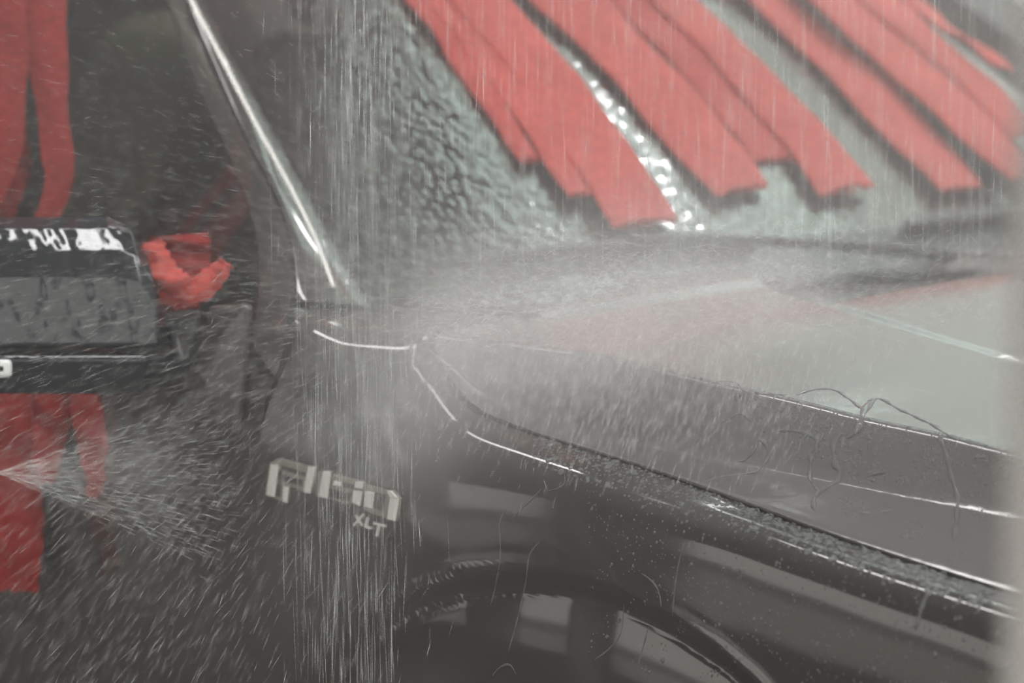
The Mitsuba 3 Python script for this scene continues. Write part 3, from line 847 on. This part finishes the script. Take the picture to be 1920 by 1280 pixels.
# falling and flying water: short threads
def threads(P, D, rad, mat='white_water'):
    n = len(P)
    D = np.asarray(D)
    L = np.linalg.norm(D, axis=1, keepdims=True)
    t = D / L
    a = np.cross(t, CD)
    a /= np.linalg.norm(a, axis=1, keepdims=True)
    b = np.cross(t, a)
    rad = np.broadcast_to(rad, (n,))[:, None]
    w = np.arange(3) * 2 * np.pi / 3
    ring = np.stack([np.cos(x) * a + np.sin(x) * b for x in w], 1) * rad[:, None]
    v = np.concatenate([(P - D / 2)[:, None], P[:, None] + ring, (P + D / 2)[:, None]], 1)
    f = np.array([[0, 2, 1], [0, 3, 2], [0, 1, 3], [4, 1, 2], [4, 2, 3], [4, 3, 1]])
    return trimesh.Trimesh(v.reshape(-1, 3), (f[None] + 5 * np.arange(n)[:, None, None]).reshape(-1, 3), process=False)


r = np.random.default_rng(5)
# curtain falling from overhead, thick at the pillar's foot
n = 1900
near = r.random(n) < .5
px = np.where(near, r.normal(660, 55, n), r.uniform(560, 1880, n))
py = np.where(near, r.uniform(-60, 1280, n), r.uniform(-60, 480, n))
dep = np.where(near, r.uniform(2.45, 2.85, n), r.uniform(2.2, 3.2, n))
P = np.array([at_depth(a, b, c) for a, b, c in zip(px, py, dep)])
D = np.stack([r.normal(0, .03, n), r.normal(0, .03, n), -np.ones(n)], 1) * np.clip(r.lognormal(-2.9, .6, n), .02, .22)[:, None]
put('falling_water', threads(P, D, np.clip(r.lognormal(-9.0, .35, n), .00006, .0004)), 'white_water', label='curtain of falling water before the pillar and the windshield', kind='stuff')
# splash from the rear corner of the hood
S0 = np.array(on_y(880, 640, -.82)) + [0, 0, .02]
n = 24000
S = S0 + r.normal(0, 1, (n, 3)) * [.10, .06, .02]
th = r.normal(math.radians(214), math.radians(30), n)
sp = r.uniform(1.2, 4.2, n)
el = r.normal(.18, .42, n)
v0 = np.stack([np.cos(th) * np.cos(el), np.sin(th) * np.cos(el), np.sin(el)], 1) * sp[:, None]
t = r.uniform(.02, .34, n)[:, None]
P = S + v0 * t + np.array([0, 0, -4.9]) * t * t
V = v0 + np.array([0, 0, -9.8]) * t
ok = (P[:, 1] < -1.02) | ((P[:, 2] > 1.31) & (P[:, 1] > -1.3))
P, V = P[ok], V[ok]
put('splash', threads(P, V * r.uniform(.004, .010, (len(P), 1)), np.clip(r.lognormal(-9.0, .35, len(P)), .00006, .0004) * (.55 + .45 * sstep(-.75, -.1, P[:, 0] - S0[0]))), 'white_water', label='splash of droplets flying off the rear corner of the hood', kind='stuff')
# droplets skipping along the hood
n = 5000
a = r.uniform(0, 1, n)
J0, J1 = on_z(1650, 560, 1.31), on_z(850, 632, 1.30)
P = J0 + (J1 - J0) * a[:, None] + r.normal(0, 1, (n, 3)) * [.10, .14, .035] + [0, 0, .03]
ok = P[:, 2] > 1.285
P = P[ok]
V = (J1 - J0) / np.linalg.norm(J1 - J0) + r.normal(0, .45, (len(P), 3))
put('splash', threads(P, V * r.uniform(.006, .022, (len(P), 1)), .00016), 'white_water', label='droplets skipping over the hood in the water jet', kind='stuff')
# drops falling down over the hood's side wall
n = 2600
px, py = r.normal(1180, 170, n), r.normal(750, 70, n)
P = np.array([at_depth(a, b, c) for a, b, c in zip(px, py, r.uniform(2.3, 2.55, n))])
D = np.stack([r.normal(-.25, .1, n), r.normal(-.2, .1, n), -np.ones(n)], 1) * r.uniform(.005, .02, n)[:, None]
put('splash', threads(P, D, .00015), 'white_water', label='drops falling past the side wall of the hood', kind='stuff')
# spray fan from a nozzle beyond the left edge
A0 = at_depth(-6, 886, 2.5)
n = 1500
ang_ = r.uniform(-.42, .36, n)
ln = r.uniform(0.0, 1, n) ** 1.3 * .22
dirs = CR[None] * np.cos(ang_)[:, None] + CU[None] * np.sin(ang_)[:, None] + CD[None] * r.normal(0, .12, (n, 1))
P = A0 + dirs * (ln + r.uniform(0, .05, n))[:, None]
put('spray_fan', threads(P, dirs * r.uniform(.006, .02, (n, 1)), .00009), 'white_water', label='fan of spray from a nozzle at the left edge below the mirror', kind='stuff')

# ------------------------------------------------------------------ mist
LO, HI = np.array([-3.5, -2.1, .3]), np.array([-1.15, 1.1, 2.4])
nx, ny, nz = 94, 128, 84
gxx, gyy, gzz = np.meshgrid(*[np.linspace(LO[c], HI[c], m_) for c, m_ in zip(range(3), (nx, ny, nz))], indexing='ij')
Gp = np.stack([gxx, gyy, gzz], -1)


def seg_blob(a, b, ra, rb, amp):
    a, b = np.array(a), np.array(b)
    d = b - a
    t = np.clip(((Gp - a) @ d) / (d @ d), 0, 1)
    q = ((Gp - a - t[..., None] * d) ** 2).sum(-1)
    rr = ra + (rb - ra) * t
    return amp * np.exp(-q / rr ** 2)


noise = meshkit.fbm(Gp.reshape(-1, 3) * 9).reshape(Gp.shape[:3]) if hasattr(meshkit, 'fbm') else 0
jet = seg_blob(on_z(1480, 566, 1.315), on_z(880, 628, 1.31), .045, .058, 6.5)
jet += seg_blob(on_z(1350, 530, 1.35), on_z(1000, 590, 1.33), .09, .09, 1.3)
jet += seg_blob(on_y(850, 640, -.95), on_y(760, 800, -1.08), .07, .08, 2.0)
jet += seg_blob(on_y(820, 620, -.93), on_y(640, 600, -1.02), .05, .05, .9)
jet += seg_blob(on_y(660, 300, -1.1), on_y(650, 1000, -1.1), .09, .12, .35)
jet += seg_blob(on_z(1780, 520, 1.38), on_z(1000, 560, 1.36), .17, .14, .42)
jet += seg_blob(A0, A0 + CR * .14, .02, .05, 1.2)
dens = .026 + .12 * sstep(1.1, 2.0, Gp[..., 2]) * sstep(-1.0, -.4, Gp[..., 1])+ .03 * sstep(1.1, 1.6, Gp[..., 2]) + jet * np.clip(.9 + 1.6 * noise, .15, 2.5) if not np.isscalar(noise) else .05 + jet
edge = np.minimum.reduce([(gxx - LO[0]), HI[0] - gxx, gyy - LO[1], HI[1] - gyy, gzz - LO[2], HI[2] - gzz])
dens = np.clip(dens * sstep(0, .12, edge), 0, 4.2).astype(np.float32)
vol = mi.VolumeGrid(np.ascontiguousarray(dens.transpose(2, 1, 0))[..., None])
mb = box(LO, HI)
scene['water_mist'] = mikit.ply(mb, {'type': 'null'}, interior={'type': 'heterogeneous', 'albedo': rgb(.97, .97, .97),
    'sigma_t': {'type': 'gridvolume', 'grid': vol, 'to_world': T().translate(LO.tolist()).scale((HI - LO).tolist())}, 'scale': 1.0,
    'phase': {'type': 'hg', 'g': .3}})
tag('water_mist', 'white water mist drifting over the hood and along the fender', kind='stuff')
